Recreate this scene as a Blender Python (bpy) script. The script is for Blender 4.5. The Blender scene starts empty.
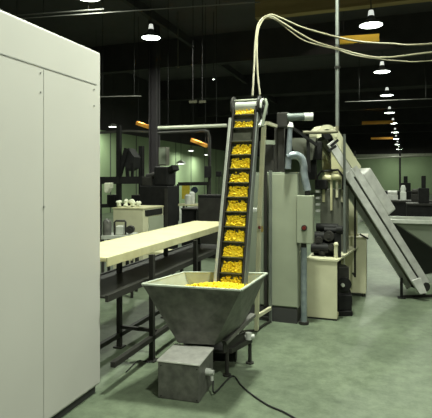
import bpy, bmesh, math, random
from mathutils import Vector, Matrix
random.seed(7)
V = Vector
SC = bpy.context.scene
COL = SC.collection
CAM_H = 1.6
FPX = 480.0                      # focal length in pixels of a 432 px wide frame
HU, HV = 216.0, 178.0            # image centre column, horizon row
YAW = math.atan(169.0 / 480.0)   # camera turned left of the aisle direction
CY, SY = math.cos(YAW), math.sin(YAW)

# ------------------------------------------------------------------ places
def W(s, d, z):                  # s to the right of, d ahead of the viewpoint
    return V((s * CY - d * SY, s * SY + d * CY, z))
def at(u, v, d):
    return W((u - HU) / FPX * d, d, CAM_H - (v - HV) / FPX * d)
def fl(u, v, z=0.0):
    return at(u, v, (CAM_H - z) * FPX / (v - HV))

class Fr:                        # a local frame: origin and three axes
    def __init__(s, o, x=(1, 0, 0), y=(0, 1, 0), z=(0, 0, 1)):
        s.o, s.x, s.y, s.z = V(o), V(x).normalized(), V(y).normalized(), V(z).normalized()
    def p(s, a, b, c): return s.o + s.x * a + s.y * b + s.z * c
def yawfr(o, deg):
    a = math.radians(deg)
    return Fr(o, (math.cos(a), math.sin(a), 0), (-math.sin(a), math.cos(a), 0))
G = Fr((0, 0, 0))

# ------------------------------------------------------------------ materials
MATS = {}
def M(name, c1, c2=None, rough=.6, metal=0., scale=6., bump=0., detail=4., spec=.4, stretch=None):
    m = bpy.data.materials.new(name); m.use_nodes = True
    nt = m.node_tree; b = nt.nodes['Principled BSDF']
    b.inputs['Roughness'].default_value = rough
    b.inputs['Metallic'].default_value = metal
    b.inputs['Specular IOR Level'].default_value = spec
    c2 = c2 or tuple(x * .8 for x in c1)
    tc = nt.nodes.new('ShaderNodeTexCoord')
    n = nt.nodes.new('ShaderNodeTexNoise'); n.inputs['Scale'].default_value = scale
    n.inputs['Detail'].default_value = detail
    if stretch:
        mp = nt.nodes.new('ShaderNodeMapping'); mp.inputs['Scale'].default_value = stretch
        nt.links.new(tc.outputs['Object'], mp.inputs['Vector']); nt.links.new(mp.outputs['Vector'], n.inputs['Vector'])
    else:
        nt.links.new(tc.outputs['Object'], n.inputs['Vector'])
    r = nt.nodes.new('ShaderNodeValToRGB')
    r.color_ramp.elements[0].position = .32; r.color_ramp.elements[0].color = (*c2, 1)
    r.color_ramp.elements[1].position = .68; r.color_ramp.elements[1].color = (*c1, 1)
    nt.links.new(n.outputs['Fac'], r.inputs['Fac'])
    nt.links.new(r.outputs['Color'], b.inputs['Base Color'])
    if bump:
        bp = nt.nodes.new('ShaderNodeBump'); bp.inputs['Strength'].default_value = bump
        bp.inputs['Distance'].default_value = .01
        nt.links.new(n.outputs['Fac'], bp.inputs['Height']); nt.links.new(bp.outputs['Normal'], b.inputs['Normal'])
    MATS[name] = m
    return m
def EM(name, c, strength):
    m = bpy.data.materials.new(name); m.use_nodes = True
    b = m.node_tree.nodes['Principled BSDF']
    b.inputs['Base Color'].default_value = (*c, 1)
    b.inputs['Emission Color'].default_value = (*c, 1)
    b.inputs['Emission Strength'].default_value = strength
    MATS[name] = m
    return m

M('panel_white', (.50, .492, .46), (.475, .467, .437), rough=.55, scale=1.6)
M('panel_joint', (.46, .455, .425), rough=.6)
M('panel_seam', (.34, .34, .32), rough=.6)
M('dark_skirt', (.05, .05, .05), rough=.7)
M('cream_belt', (.68, .63, .38), (.60, .55, .32), rough=.6, scale=5)
M('cream_paint', (.60, .59, .42), (.51, .50, .345), rough=.5, scale=4)
M('cream_edge', (.56, .54, .33), (.46, .44, .26), rough=.6, scale=9)
M('grey_green', (.235, .265, .205), (.20, .23, .175), rough=.45, scale=2.2)
M('grey_green_light', (.34, .37, .28), (.29, .32, .24), rough=.45, scale=3)
M('bagger_grey', (.145, .15, .12), (.11, .115, .09), rough=.5, scale=5)
M('steel', (.165, .163, .148), (.085, .085, .078), rough=.45, metal=.2, scale=14, bump=.05, detail=8)
M('steel_light', (.50, .52, .46), (.36, .38, .34), rough=.4, metal=.15, scale=10, detail=8)
M('galvanised', (.60, .60, .575), (.44, .44, .42), rough=.45, metal=.1, scale=9, detail=6)
M('duct', (.36, .41, .44), (.22, .26, .29), rough=.3, metal=.5, scale=12)
M('dark_steel', (.036, .035, .031), (.024, .023, .021), rough=.5, scale=8, spec=.25)
M('black_iron', (.014, .014, .014), (.008, .008, .008), rough=.6, scale=8, spec=.18)
M('lid_pale_lit', (.80, .79, .75), (.62, .61, .58), rough=.5, scale=16, detail=6)  # pale lid, its colour raised to carry light from the front
M('hopper_lit', (.46, .51, .43), (.38, .42, .35), rough=.45, scale=9)  # hopper steel with the overhead light put into a paler colour
M('rubber_and_shade', (.022, .022, .022), (.015, .015, .015), rough=.6)
M('belt_grey', (.125, .13, .095), (.085, .09, .065), rough=.55, scale=18)
M('yellow_snack', (.90, .68, .02), (.80, .55, .01), rough=.6, scale=30)
M('hose_cream', (.20, .19, .125), (.15, .14, .09), rough=.5, scale=12)
M('conduit', (.20, .22, .20), (.15, .165, .15), rough=.4, metal=.4)
M('red_button', (.16, .025, .02), rough=.4)
M('brass', (.45, .33, .10), rough=.35, metal=.6)
M('white_plastic', (.70, .72, .68), rough=.4)
M('pale_bag', (.82, .84, .68), (.66, .68, .52), rough=.6, scale=12)
M('wall_green', (.31, .41, .24), (.26, .345, .20), rough=.8, scale=.6)
M('wall_seam', (.10, .12, .09), rough=.8)
M('wall_dark', (.060, .055, .057), (.048, .044, .046), rough=.9, scale=.7)
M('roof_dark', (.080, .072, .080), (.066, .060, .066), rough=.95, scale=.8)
M('roof_brown', (.42, .30, .14), (.32, .22, .10), rough=.9, scale=2, stretch=(.4, 4, 4))
M('dark_beam', (.062, .056, .062), (.05, .046, .05), spec=.15, rough=.8, scale=2)
M('grey_beam', (.11, .11, .10), rough=.7)
M('pale_pipe', (.50, .52, .42), (.42, .44, .35), rough=.5)
M('lamplit_beam_orange', (.80, .38, .06), (.68, .30, .04), rough=.7, scale=3)  # brown timber with the lamp glow put into its colour
M('yellow_beam', (.82, .52, .06), (.74, .45, .04), rough=.7, scale=3)
M('poster_yellow', (.75, .58, .06), rough=.7)
M('poster_blue', (.03, .05, .09), rough=.7)
M('lamp_metal', (.55, .55, .52), rough=.5)
M('shade_dark', (.08, .085, .08), rough=.5)
M('motor_teal', (.12, .15, .14), (.08, .10, .095), rough=.45)
EM('lamp_lens', (.90, 1.0, .86), 14.0)
EM('lamp_cap', (.95, 1.0, .9), .9)
EM('lamp_warm', (1.0, .86, .55), 5.0)

def concrete():
    m = bpy.data.materials.new('concrete_floor'); m.use_nodes = True
    nt = m.node_tree; b = nt.nodes['Principled BSDF']; L = nt.links.new
    tc = nt.nodes.new('ShaderNodeTexCoord')
    def noise(sc, det, rough=.6):
        n = nt.nodes.new('ShaderNodeTexNoise'); n.inputs['Scale'].default_value = sc
        n.inputs['Detail'].default_value = det; n.inputs['Roughness'].default_value = rough
        L(tc.outputs['Object'], n.inputs['Vector']); return n
    a = noise(.9, 6); c = noise(8.0, 9, .75); e = noise(40, 4)
    r = nt.nodes.new('ShaderNodeValToRGB')
    r.color_ramp.elements[0].position = .30; r.color_ramp.elements[0].color = (.112, .140, .096, 1)
    r.color_ramp.elements[1].position = .70; r.color_ramp.elements[1].color = (.190, .236, .158, 1)
    L(a.outputs['Fac'], r.inputs['Fac'])
    r2 = nt.nodes.new('ShaderNodeValToRGB')
    r2.color_ramp.elements[0].position = .30; r2.color_ramp.elements[0].color = (.52, .54, .52, 1)
    r2.color_ramp.elements[1].position = .62; r2.color_ramp.elements[1].color = (1, 1, 1, 1)
    L(c.outputs['Fac'], r2.inputs['Fac'])
    mx = nt.nodes.new('ShaderNodeMix'); mx.data_type = 'RGBA'; mx.blend_type = 'MULTIPLY'
    mx.inputs['Factor'].default_value = .95
    L(r.outputs['Color'], mx.inputs[6]); L(r2.outputs['Color'], mx.inputs[7])
    L(mx.outputs[2], b.inputs['Base Color'])
    b.inputs['Roughness'].default_value = .5; b.inputs['Specular IOR Level'].default_value = .35
    bp = nt.nodes.new('ShaderNodeBump'); bp.inputs['Strength'].default_value = .12; bp.inputs['Distance'].default_value = .01
    L(e.outputs['Fac'], bp.inputs['Height']); L(bp.outputs['Normal'], b.inputs['Normal'])
    MATS['concrete'] = m
concrete()

# ------------------------------------------------------------------ meshes
class MB:
    def __init__(s): s.v, s.f = [], []
    def add(s, vs, fs):
        n = len(s.v); s.v += [V(p) for p in vs]; s.f += [[i + n for i in f] for f in fs]; return s
    def hexa(s, p):              # 8 points: bottom ring 0-3, top ring 4-7
        return s.add(p, [(3, 2, 1, 0), (4, 5, 6, 7), (0, 1, 5, 4), (1, 2, 6, 5), (2, 3, 7, 6), (3, 0, 4, 7)])
    def box(s, fr, x0, x1, y0, y1, z0, z1):
        return s.hexa([fr.p(x0, y0, z0), fr.p(x1, y0, z0), fr.p(x1, y1, z0), fr.p(x0, y1, z0),
                       fr.p(x0, y0, z1), fr.p(x1, y0, z1), fr.p(x1, y1, z1), fr.p(x0, y1, z1)])
    def bar(s, a, b, w, h=None, up=(0, 0, 1)):
        a, b = V(a), V(b); h = h or w
        y = (b - a); L = y.length; y.normalize()
        u = V(up)
        if abs(y.dot(u)) > .95: u = V((0, 1, 0)) if abs(y.y) < .9 else V((1, 0, 0))
        x = y.cross(u).normalized(); z = x.cross(y).normalized()
        return s.box(Fr(a, x, y, z), -w / 2, w / 2, 0, L, -h / 2, h / 2)
    def cyl(s, a, b, r0, r1=None, n=16, caps=True):
        a, b = V(a), V(b); r1 = r0 if r1 is None else r1
        y = (b - a).normalized(); u = V((0, 0, 1)) if abs(y.z) < .9 else V((1, 0, 0))
        x = y.cross(u).normalized(); z = x.cross(y)
        vs = []
        for c, r in ((a, r0), (b, r1)):
            for i in range(n):
                t = 2 * math.pi * i / n
                vs.append(c + x * (r * math.cos(t)) + z * (r * math.sin(t)))
        fs = [(i, (i + 1) % n, n + (i + 1) % n, n + i) for i in range(n)]
        if caps: fs += [tuple(range(n - 1, -1, -1)), tuple(range(n, 2 * n))]
        return s.add(vs, fs)
    def tube(s, pts, r, n=10):
        pts = [V(p) for p in pts]; rings = []
        prev = None
        for i, p in enumerate(pts):
            t = (pts[min(i + 1, len(pts) - 1)] - pts[max(i - 1, 0)]).normalized()
            if prev is None:
                u = V((0, 0, 1)) if abs(t.z) < .9 else V((1, 0, 0)); x = t.cross(u).normalized()
            else:
                x = (prev - t * prev.dot(t)).normalized()
            prev = x; z = t.cross(x)
            rings.append([p + x * (r * math.cos(2 * math.pi * k / n)) + z * (r * math.sin(2 * math.pi * k / n)) for k in range(n)])
        vs = [q for g in rings for q in g]; fs = []
        for i in range(len(rings) - 1):
            for k in range(n):
                fs.append((i * n + k, i * n + (k + 1) % n, (i + 1) * n + (k + 1) % n, (i + 1) * n + k))
        fs += [tuple(range(n - 1, -1, -1)), tuple(range(len(vs) - n, len(vs)))]
        return s.add(vs, fs)
    def prism(s, pts, off):      # polygon pulled along off
        pts = [V(p) for p in pts]; off = V(off); n = len(pts)
        return s.add(pts + [p + off for p in pts],
                     [tuple(range(n)), tuple(range(2 * n - 1, n - 1, -1))] +
                     [(i, n + i, n + (i + 1) % n, (i + 1) % n) for i in range(n)])
    def blob(s, c, r, sq=(1, 1, 1), rot=None, n=5, m=7):
        c = V(c); vs = []; fs = []
        R = rot or Matrix.Identity(3)
        for i in range(1, n):
            th = math.pi * i / n
            for j in range(m):
                ph = 2 * math.pi * j / m
                vs.append(c + R @ V((r * sq[0] * math.sin(th) * math.cos(ph), r * sq[1] * math.sin(th) * math.sin(ph), r * sq[2] * math.cos(th))))
        top = len(vs); vs.append(c + R @ V((0, 0, r * sq[2]))); vs.append(c + R @ V((0, 0, -r * sq[2])))
        for i in range(n - 2):
            for j in range(m):
                fs.append((i * m + j, (i + 1) * m + j, (i + 1) * m + (j + 1) % m, i * m + (j + 1) % m))
        for j in range(m):
            fs.append((top, j, (j + 1) % m)); fs.append((top + 1, (n - 2) * m + (j + 1) % m, (n - 2) * m + j))
        return s.add(vs, fs)
    def lathe(s, c, prof, n=24):  # (r, z) profile about a vertical axis
        c = V(c); vs = []; fs = []
        for r, z in prof:
            for k in range(n):
                t = 2 * math.pi * k / n
                vs.append(c + V((r * math.cos(t), r * math.sin(t), z)))
        for i in range(len(prof) - 1):
            for k in range(n):
                fs.append((i * n + k, i * n + (k + 1) % n, (i + 1) * n + (k + 1) % n, (i + 1) * n + k))
        return s.add(vs, fs)
    def sheet(s, ring_a, ring_b, t=.006):   # open funnel wall between two rings, given thickness
        n = len(ring_a); ca = sum((V(p) for p in ring_a), V()) / n; cb = sum((V(p) for p in ring_b), V()) / n
        def inn(p, c): return V(p) + V((c.x - V(p).x, c.y - V(p).y, 0)).normalized() * t
        A = [V(p) for p in ring_a]; B = [V(p) for p in ring_b]
        Ai = [inn(p, ca) for p in A]; Bi = [inn(p, cb) for p in B]
        vs = A + B + Ai + Bi; fs = []
        for i in range(n):
            j = (i + 1) % n
            fs += [(i, j, n + j, n + i), (2 * n + j, 2 * n + i, 3 * n + i, 3 * n + j),
                   (j, i, 2 * n + i, 2 * n + j), (n + i, n + j, 3 * n + j, 3 * n + i)]
        return s.add(vs, fs)
    def build(s, name, mat, parent=None, loc=None, bevel=0., smooth=False):
        org = V(loc) if loc is not None else (parent_world(parent) if parent else V((0, 0, 0)))
        me = bpy.data.meshes.new(name)
        me.from_pydata([tuple(p - org) for p in s.v], [], s.f)
        bm = bmesh.new(); bm.from_mesh(me); bmesh.ops.recalc_face_normals(bm, faces=bm.faces)
        bm.to_mesh(me); bm.free()
        if smooth:
            for p in me.polygons: p.use_smooth = True
        me.materials.append(MATS[mat])
        o = bpy.data.objects.new(name, me); COL.objects.link(o)
        if parent:
            o.parent = parent; o.location = org - parent_world(parent)
        else:
            o.location = org
        if bevel:
            b = o.modifiers.new('bevel', 'BEVEL'); b.width = bevel; b.segments = 2; b.limit_method = 'ANGLE'
        if smooth:
            e = o.modifiers.new('edges', 'EDGE_SPLIT'); e.split_angle = math.radians(40)
        return o
def parent_world(p):
    q = V((0, 0, 0))
    while p is not None:
        q = q + p.location; p = p.parent
    return q
def tag(o, label, cat, group=None, kind=None):
    o['label'] = label; o['category'] = cat
    if group: o['group'] = group
    if kind: o['kind'] = kind
    return o
def thing(name, label, cat, loc, group=None):
    o = bpy.data.objects.new(name, None); COL.objects.link(o)
    o.location = V(loc); o.empty_display_size = .1
    return tag(o, label, cat, group)
def struct(mb, name, mat, **k):
    o = mb.build(name, mat, **k); o['kind'] = 'structure'; return o
def part(mb, name, mat, parent, label=None, **k):
    o = mb.build(name, mat, parent, **k)
    if label: o['label'] = label
    return o
def spline(pts, n=8):            # Catmull-Rom through the points
    P = [V(p) for p in pts]; P = [P[0] * 2 - P[1]] + P + [P[-1] * 2 - P[-2]]; out = []
    for i in range(1, len(P) - 2):
        a, b, c, d = P[i - 1:i + 3]
        for k in range(n):
            t = k / n
            out.append(.5 * ((2 * b) + (c - a) * t + (2 * a - 5 * b + 4 * c - d) * t * t + (3 * b - a - 3 * c + d) * t ** 3))
    out.append(P[-2]); return out

# ================================================================== THE HALL
XL, XR, YF, YB, ZC = -12.0, 9.0, -7.0, 52.0, 6.8
struct(MB().box(G, XL, XR, YF, YB, -.2, 0), 'floor', 'concrete')
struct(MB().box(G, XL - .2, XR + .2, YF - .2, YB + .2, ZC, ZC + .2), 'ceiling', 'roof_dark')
ZW = 3.75                        # height where the wall colour changes from pale to dark
struct(MB().box(G, XL - .2, XL, YF, YB, 0, ZW), 'wall_left', 'wall_green')
struct(MB().box(G, XL - .2, XL + .03, YF, YB, ZW, ZC), 'wall_left_upper', 'wall_dark')
struct(MB().box(G, XL - .2, XR + .2, YB, YB + .2, 0, 3.9), 'wall_back', 'wall_green')
struct(MB().box(G, XL - .2, XR + .2, YB - .03, YB + .2, 3.9, ZC), 'wall_back_upper', 'wall_dark')
struct(MB().box(G, XR, XR + .2, YF, YB, 0, ZC), 'wall_right', 'wall_dark')
struct(MB().box(G, XL - .2, XR + .2, YF - .2, YF, 0, ZC), 'wall_front', 'wall_dark')
# joints of the wall panels
j = MB()
for k in range(16):
    y = 12 + k * 2.45
    j.box(G, XL, XL + .015, y - .04, y + .04, 0, ZW)
struct(j, 'trim_1', 'wall_seam')
struct(MB().box(G, XL, XR, YB - .12, YB - .03, 3.78, 4.05), 'trim_2', 'pale_pipe')
# roof girders across the hall, purlins along it
n = 3
for (y, z0, w) in ((7.2, 5.95, .3), (16.5, 5.75, .3), (23.5, 5.75, .3), (30.5, 5.75, .3), (38, 5.6, .3), (45, 5.6, .3)):
    struct(MB().box(G, XL, XR, y - w / 2, y + w / 2, z0, ZC), 'trim_%d' % n, 'dark_beam'); n += 1
for x in (-6.6, 3.4):
    struct(MB().box(G, x - .07, x + .07, YF, YB, 6.35, 6.62), 'trim_%d' % n, 'dark_beam'); n += 1
# the brown timber fascia high over the machine
p0 = at(255, 17, 12.4); p1 = at(352, -1, 12.0)
struct(MB().box(G, p0.x, 4.2, p0.y, p0.y + .25, p0.z - .02, ZC), 'trim_%d' % n, 'roof_brown'); n += 1

# ================================================================== LAMPS
LAMP_Z = 5.1
def lamp_s(d, off): return .39375 * d - off
def pendant(label, pos, r=.25, lens='lamp_lens', group='pendant lamps under the roof', name='pendant_lamp', top=6.8):
    t = thing(name, label, 'lamp', pos, group)
    part(MB().lathe(pos, [(r, 0), (r * .96, .03), (r * .75, .08), (r * .4, .13), (r * .25, .22), (.0, .22)]), 'shade', 'shade_dark', t, smooth=True)
    part(MB().lathe(pos, [(0, -.02), (r * .5, -.016), (r * .97, .004), (r * .9, .03), (0, .04)]), 'lens', lens, t, smooth=True)
    cap = MB().cyl(pos + V((0, 0, .22)), pos + V((0, 0, .34)), r * .27, r * .2)
    part(cap, 'ballast_cap', 'lamp_cap', t, smooth=True)
    part(MB().cyl(pos + V((0, 0, .34)), V((pos.x, pos.y, top)), .012, n=8), 'rod', 'dark_beam', t)
    return t
def glow(pos, power, size=.42, col=(.94, 1.0, .83), spread=180, name='lamp_and_added_light'):
    l = bpy.data.lights.new(name, 'AREA'); l.shape = 'DISK'; l.size = size; l.energy = power; l.color = col
    l.spread = math.radians(spread)
    o = bpy.data.objects.new(name, l); COL.objects.link(o); o.location = pos - V((0, 0, .03))
    return o
P_LAMP = 170
ORD = ['nearest pendant lamp of the receding right-hand row, above the yellow beam',
       'second pendant lamp of the receding right-hand row, below the hanging hoses',
       'third pendant lamp of the receding right-hand row',
       'fourth and dimmer pendant lamp of the receding right-hand row',
       'fifth pendant lamp of the receding right-hand row',
       'sixth pendant lamp of the receding right-hand row',
       'seventh pendant lamp of the receding right-hand row',
       'eighth pendant lamp of the receding right-hand row',
       'farthest tiny pendant lamp of the receding right-hand row, by the end wall']
UV = [(371, 25.5, 10.9), (382, 72, 15.8), (387, 95.5, 20.5), (389.5, 113, 25.8), (393, 123.5, 30.5), (395, 132.5, 36), (396, 139, 41), (397.5, 144.5, 45), (399, 149.5, 46)]
for lab, (u, v, d) in zip(ORD, UV):
    p = at(u, v, d)
    pendant(lab, p, r=.26)
    glow(p, P_LAMP * (.45 if d > 35 else 1))
pendant('single bright pendant lamp high on the left, over the white enclosure corner', at(151, 38, 12), r=.235)
glow(at(151, 38, 12), P_LAMP)
pendant('cut-off pendant lamp at the top edge of the photo, left of centre', at(88, -3, 8.9), r=.25)
glow(at(88, -3, 8.9), P_LAMP * .4)
# lamps of the same rows over and behind the viewpoint
for d, off, k in ((4.6, 1.05, 2.4), (.9, -1.0, 1.5), (-3.5, .772, .3), (16.8, 6.35, .5), (6.1, -4.1, .5), (1.3, -4.1, .5), (11, -4.4, .8), (16, -4.4, .7)):
    if k: glow(W(lamp_s(d, off), d, LAMP_Z), P_LAMP * k)
# little fittings seen in the dark roof and along the left wall
def bulb(label, pos, r, top=None, warm=False):
    t = thing('hanging_work_lamp', label, 'lamp', pos, 'small work lamps on the left')
    part(MB().lathe(pos, [(r, 0), (r * .85, r * .4), (r * .3, r * .75), (0, r * .8)], 14), 'shade', 'lamp_metal', t, smooth=True)
    part(MB().lathe(pos, [(0, -.01), (r * .9, .01), (0, .03)], 14), 'lens', 'lamp_warm' if warm else 'lamp_lens', t, smooth=True)
    if top: part(MB().cyl(pos + V((0, 0, r * .7)), V((pos.x, pos.y, top)), .012, n=6), 'rod', 'dark_beam', t)
bulb('tiny white lamp alone in the dark roof left of the elevator head', at(213.5, 79.5, 15), .045, 6.8)
for lab, u, v, d, r, pw in (('work lamp glowing on the left wall beside the white enclosure', 113, 127, 20.6, .2, 85),
                    ('low work lamp glowing above the dark machine before the green wall', 181, 164, 28, .28, 90),
                    ('round white lamp under the pale pipe, left of the tall bent pipe', 191, 151, 29, .2, 50),
                    ('small white lamp touching the tall bent pipe', 206, 155, 31.5, .16, 80)):
    p = at(u, v, d); bulb(lab, p, r, 6.8); glow(p - V((0, 0, .02)), pw, .3)

# yellow and orange beam pieces; added lights further down brighten them
def beam(label, u0, v0, u1, v1, d, h, mat, gaps=(), name='beam_segment'):
    a, b = at(u0, v0, d), at(u1, v1, d * .985)
    t = thing(name, label, 'beam', (a + b) / 2, 'coloured beam pieces under the roof')
    part(MB().bar(a, b, .12, h), 'flange', mat, t)
    for g in gaps:
        c = a.lerp(b, g); part(MB().bar(c - V((0, 0, h * .55)), c + V((0, 0, h * .55)), .14, .05), 'clamp', 'dark_beam', t)
    for g in (.1, .9):
        c = a.lerp(b, g); part(MB().cyl(c, V((c.x, c.y, 6.8)), .006, n=6), 'hanger', 'black_iron', t)
beam('yellow beam piece behind the drop pipe, under the nearest right-hand lamp', 339.5, 40.5, 379, 38, 14.2, .22, 'yellow_beam', (.44,))
beam('orange beam piece beside the fourth lamp on the right', 362, 123, 393, 122, 29.5, .2, 'lamplit_beam_orange')
beam('faint orange beam piece below it, beside the seventh lamp', 371, 138.5, 393, 138, 38, .16, 'lamplit_beam_orange')
beam('short orange beam piece over the left wall', 137, 123, 150, 127.5, 15.5, .11, 'lamplit_beam_orange')
beam('tilted orange beam piece hanging left of the tall bent pipe', 191.5, 140, 207, 146, 14.5, .10, 'lamplit_beam_orange')

def spot(pos, aim, power, cone, col):
    l = bpy.data.lights.new('added_beam_light', 'SPOT'); l.energy = power; l.spot_size = math.radians(cone); l.color = col; l.shadow_soft_size = .06
    o = bpy.data.objects.new('added_beam_light', l); COL.objects.link(o); o.location = pos
    o.rotation_euler = (aim - pos).to_track_quat('-Z', 'Y').to_euler()
sp0 = at(366, 39, 13.2); sp0.z = 6.6
spot(sp0, at(359, 39, 14.1), 60, 80, (1, .95, .7))  # unseen light without a fixture, added to brighten the yellow beam
glow(at(380, 116, 29.3), 30, .2, (1, .9, .6))  # added light with no fixture, brightens the right orange beam
for (u, v, d) in ((142, 118, 15.4), (198, 136, 14.4)): glow(at(u, v, d), 10, .15, (1, .9, .7))  # two more fixtureless lights added for the left orange beams

# ceiling conduits and pipes on the left
def pipe(label, pts, r, mat='pale_pipe', name='pipe', hang=True, smooth_curve=False, cat='pipe'):
    t = thing(name, label, cat, V(pts[0]))
    part(MB().tube(spline(pts, 5) if smooth_curve else pts, r, 8), 'run', mat, t, smooth=True)
    if hang:
        for k in (.15, .85):
            c = V(pts[0]).lerp(V(pts[-1]), k) if len(pts) == 2 else V(pts[0 if k < .5 else -1])
            part(MB().cyl(c, V((c.x, c.y, 6.8)), .006, n=6), 'hanger', 'black_iron', t)
    return t
pipe('upper pale conduit crossing the dark roof at top left', [at(2, 16.5, 9.5), at(104, 9, 9.2)], .014, 'grey_beam')
pipe('lower pale conduit crossing the dark roof at top left', [at(8, 19.5, 9.5), at(260, 2, 8.8)], .012, 'grey_beam')
pipe('thin horizontal conduit right of the white enclosure corner', [at(96, 97, 13), at(141, 96, 13)], .014, 'grey_beam')
pipe('thick pale pipe running level behind the elevator', [at(158, 128, 13.5), at(227, 125.5, 13.2)], .05)
pipe('pale pipe over the left wall lamp', [at(96, 133, 17), at(128, 131, 16.8), at(160, 132.5, 16.6)], .045, 'grey_beam')
pipe('tall dark pipe bending down from a level run, left of the elevator',
     [at(158, 133, 14), at(203, 131, 14), at(208, 132, 14), at(209.5, 137, 14), V((at(209.5, 137, 14).x, at(209.5, 137, 14).y, 0))], .045, 'dark_steel', hang=False)
tb = at(209.5, 172, 14)
tag(MB().box(Fr(tb + V((0, -.13, 0)), (CY, SY, 0), (-SY, CY, 0)), -.1, .1, -.06, .06, -.17, .17).build('switch_box', 'black_iron', loc=tb, bevel=.01), 'dark switch box fixed on the tall bent pipe', 'switch box')
pipe('level brightly lit line across the far end of the hall', [at(343, 159.5, 40), at(440, 155, 39)], .07)
pipe('thin straight line crossing the roof right of the drop pipe', [at(345, 102, 16), at(440, 98.5, 16)], .014, 'grey_beam')
pipe('thin vertical drop hanging between roof and left wall lamp', [at(178, 68, 15), V((at(178, 68, 15).x, at(178, 68, 15).y, 6.8))], .02, 'grey_beam', name='hanging_rod', hang=False, cat='rod')

# far column, dark posts
def post(label, u, d, w, z1=6.5, mat='dark_beam', name='steel_column', base=True):
    c = W((u - HU) / FPX * d, d, 0)
    t = thing(name, label, 'column', c)
    part(MB().box(Fr(c), -w / 2, w / 2, -w * .08, w * .08, 0, z1).box(Fr(c), -w / 2, -w * .38, -w / 2, w / 2, 0, z1).box(Fr(c), w * .38, w / 2, -w / 2, w / 2, 0, z1), 'shaft', mat, t)
    if base: part(MB().box(Fr(c), -w * .8, w * .8, -w * .8, w * .8, 0, .03), 'base_plate', mat, t)
post('dark steel roof column behind the dark machine on the left', 154.5, 15, .26)
post('thin dark post in the far aisle under the lamp row', 400, 44, .16, 6.5)
post('slim dark post beside the tall black machines far left', 141.5, 13.5, .12, 2.5, mat='black_iron')

# ================================================================== WHITE ENCLOSURE
ex, ey, ez = -2.01, 3.11, 2.54
t = thing('panel_enclosure', 'large white panelled enclosure filling the left edge of the photo', 'enclosure', (-4, 1, 0))
part(MB().box(G, -5.6, ex, -2, ey, .06, ez), 'wall_panel', 'panel_white', t, bevel=.018)
part(MB().box(G, -5.55, ex - .03, -1.95, ey - .03, 0, .06), 'skirt', 'dark_skirt', t)
part(MB().box(G, ex - .004, ex + .0035, -1.95, ey - .06, 2.286, 2.294), 'seam_strip', 'panel_seam', t)
for y in (2.47, -.1):
    part(MB().box(G, ex - .004, ex + .002, y - .002, y + .002, .1, 2.28), 'panel_joint', 'panel_joint', t)
for y in (2.44, 3.02, .6):
    for z in (2.25, 2.13):
        part(MB().cyl((ex, y, z), (ex + .005, y, z), .006, n=8), 'screw', 'panel_seam', t)
part(MB().cyl((ex, 2.47, 1.42), (ex + .006, 2.47, 1.42), .007, n=8), 'screw', 'panel_seam', t)

# ================================================================== CREAM BELT CONVEYOR
t = thing('belt_conveyor', 'long level conveyor with cream belt leading out of the white enclosure', 'conveyor', (-2.2, 4.6, 0))
cy0, cy1 = 3.135, 6.25
bx0, bx1 = -2.52, -1.97
part(MB().box(G, bx0 + .01, bx1 - .012, cy0, cy1, .965, 1.0), 'belt', 'cream_belt', t, bevel=.01)
part(MB().box(G, bx1 - .012, bx1, cy0, cy1, .93, 1.0), 'side_rail', 'cream_edge', t, bevel=.003)
part(MB().box(G, bx0, bx0 + .01, cy0, cy1, .93, 1.0), 'side_rail', 'cream_edge', t)
part(MB().cyl((bx0 + .02, cy1, .966), (bx1 - .02, cy1, .966), .034), 'end_roller', 'cream_edge', t, smooth=True)
part(MB().box(G, -2.46, -1.99, cy0, 6.1, .69, .705).box(G, -1.99, -1.965, cy0, 6.1, .665, .715).box(G, -2.485, -2.46, cy0, 6.1, .665, .715), 'lower_tray', 'dark_steel', t)
for x, dy in ((-1.925, -.2), (-2.37, 0)):
    for y in (3.98 + dy, 5.0 + dy, 6.05 + dy * .3):
        part(MB().box(G, x - .02, x + .02, y - .02, y + .02, .012, .93).box(G, x - .045, x + .045, y - .045, y + .045, 0, .012), 'leg', 'dark_steel', t)
part(MB().box(G, -1.945, -1.905, cy0, 6.0, .18, .22), 'foot_rail', 'dark_steel', t)
part(MB().box(G, -2.39, -2.35, cy0, 6.05, .10, .14), 'foot_rail', 'dark_steel', t)
for y in (3.98, 5.0, 6.0):
    part(MB().box(G, -2.37, -1.94, y - .015, y + .015, .18, .21), 'cross_rail', 'dark_steel', t)

# ================================================================== STEEL HOPPER AND FEEDER
HA = math.radians(3.4)
hf = Fr(fl(199, 403.5), (math.cos(HA), math.sin(HA), 0), (-math.sin(HA), math.cos(HA), 0))  # front right foot of the box
rimz = .79
FLp, FRp, BRp, BLp = at(142, 285, 3.66), at(241, 291, 3.46), at(267, 273.6, 4.08), at(184, 272.6, 4.12)
for p in (FLp, FRp, BRp, BLp): p.z = rimz
t = thing('product_hopper', 'square tapered steel hopper full of yellow snack pieces on the floor', 'hopper', hf.p(-.05, .35, 0))
oz = .30
o0 = [at(178.5, 346, 3.78), at(214, 348, 3.74), at(240, 333, 4.05), at(206, 331, 4.13)]
for p in o0: p.z = oz
part(MB().sheet([FLp, FRp, BRp, BLp], o0, .005), 'hopper_body', 'steel', t)
cen = (FLp + FRp + BRp + BLp) / 4; cen0 = (o0[0] + o0[1] + o0[2] + o0[3]) / 4
part(MB().sheet([p.lerp(cen, .018) for p in (FLp, FRp, BRp, BLp)], [p.lerp(cen0, .05) for p in o0], .003), 'inner_lit_sheet', 'hopper_lit', t, 'inner sheet with lamplight put into its pale colour')  # painted stand-in for light falling inside the hopper
rim = MB()
ring = [FLp, FRp, BRp, BLp]
for a, b in zip(ring, ring[1:] + ring[:1]):
    rim.bar(a, b, .022, .014)
part(rim, 'rim', 'hopper_lit', t, bevel=.003)
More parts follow.
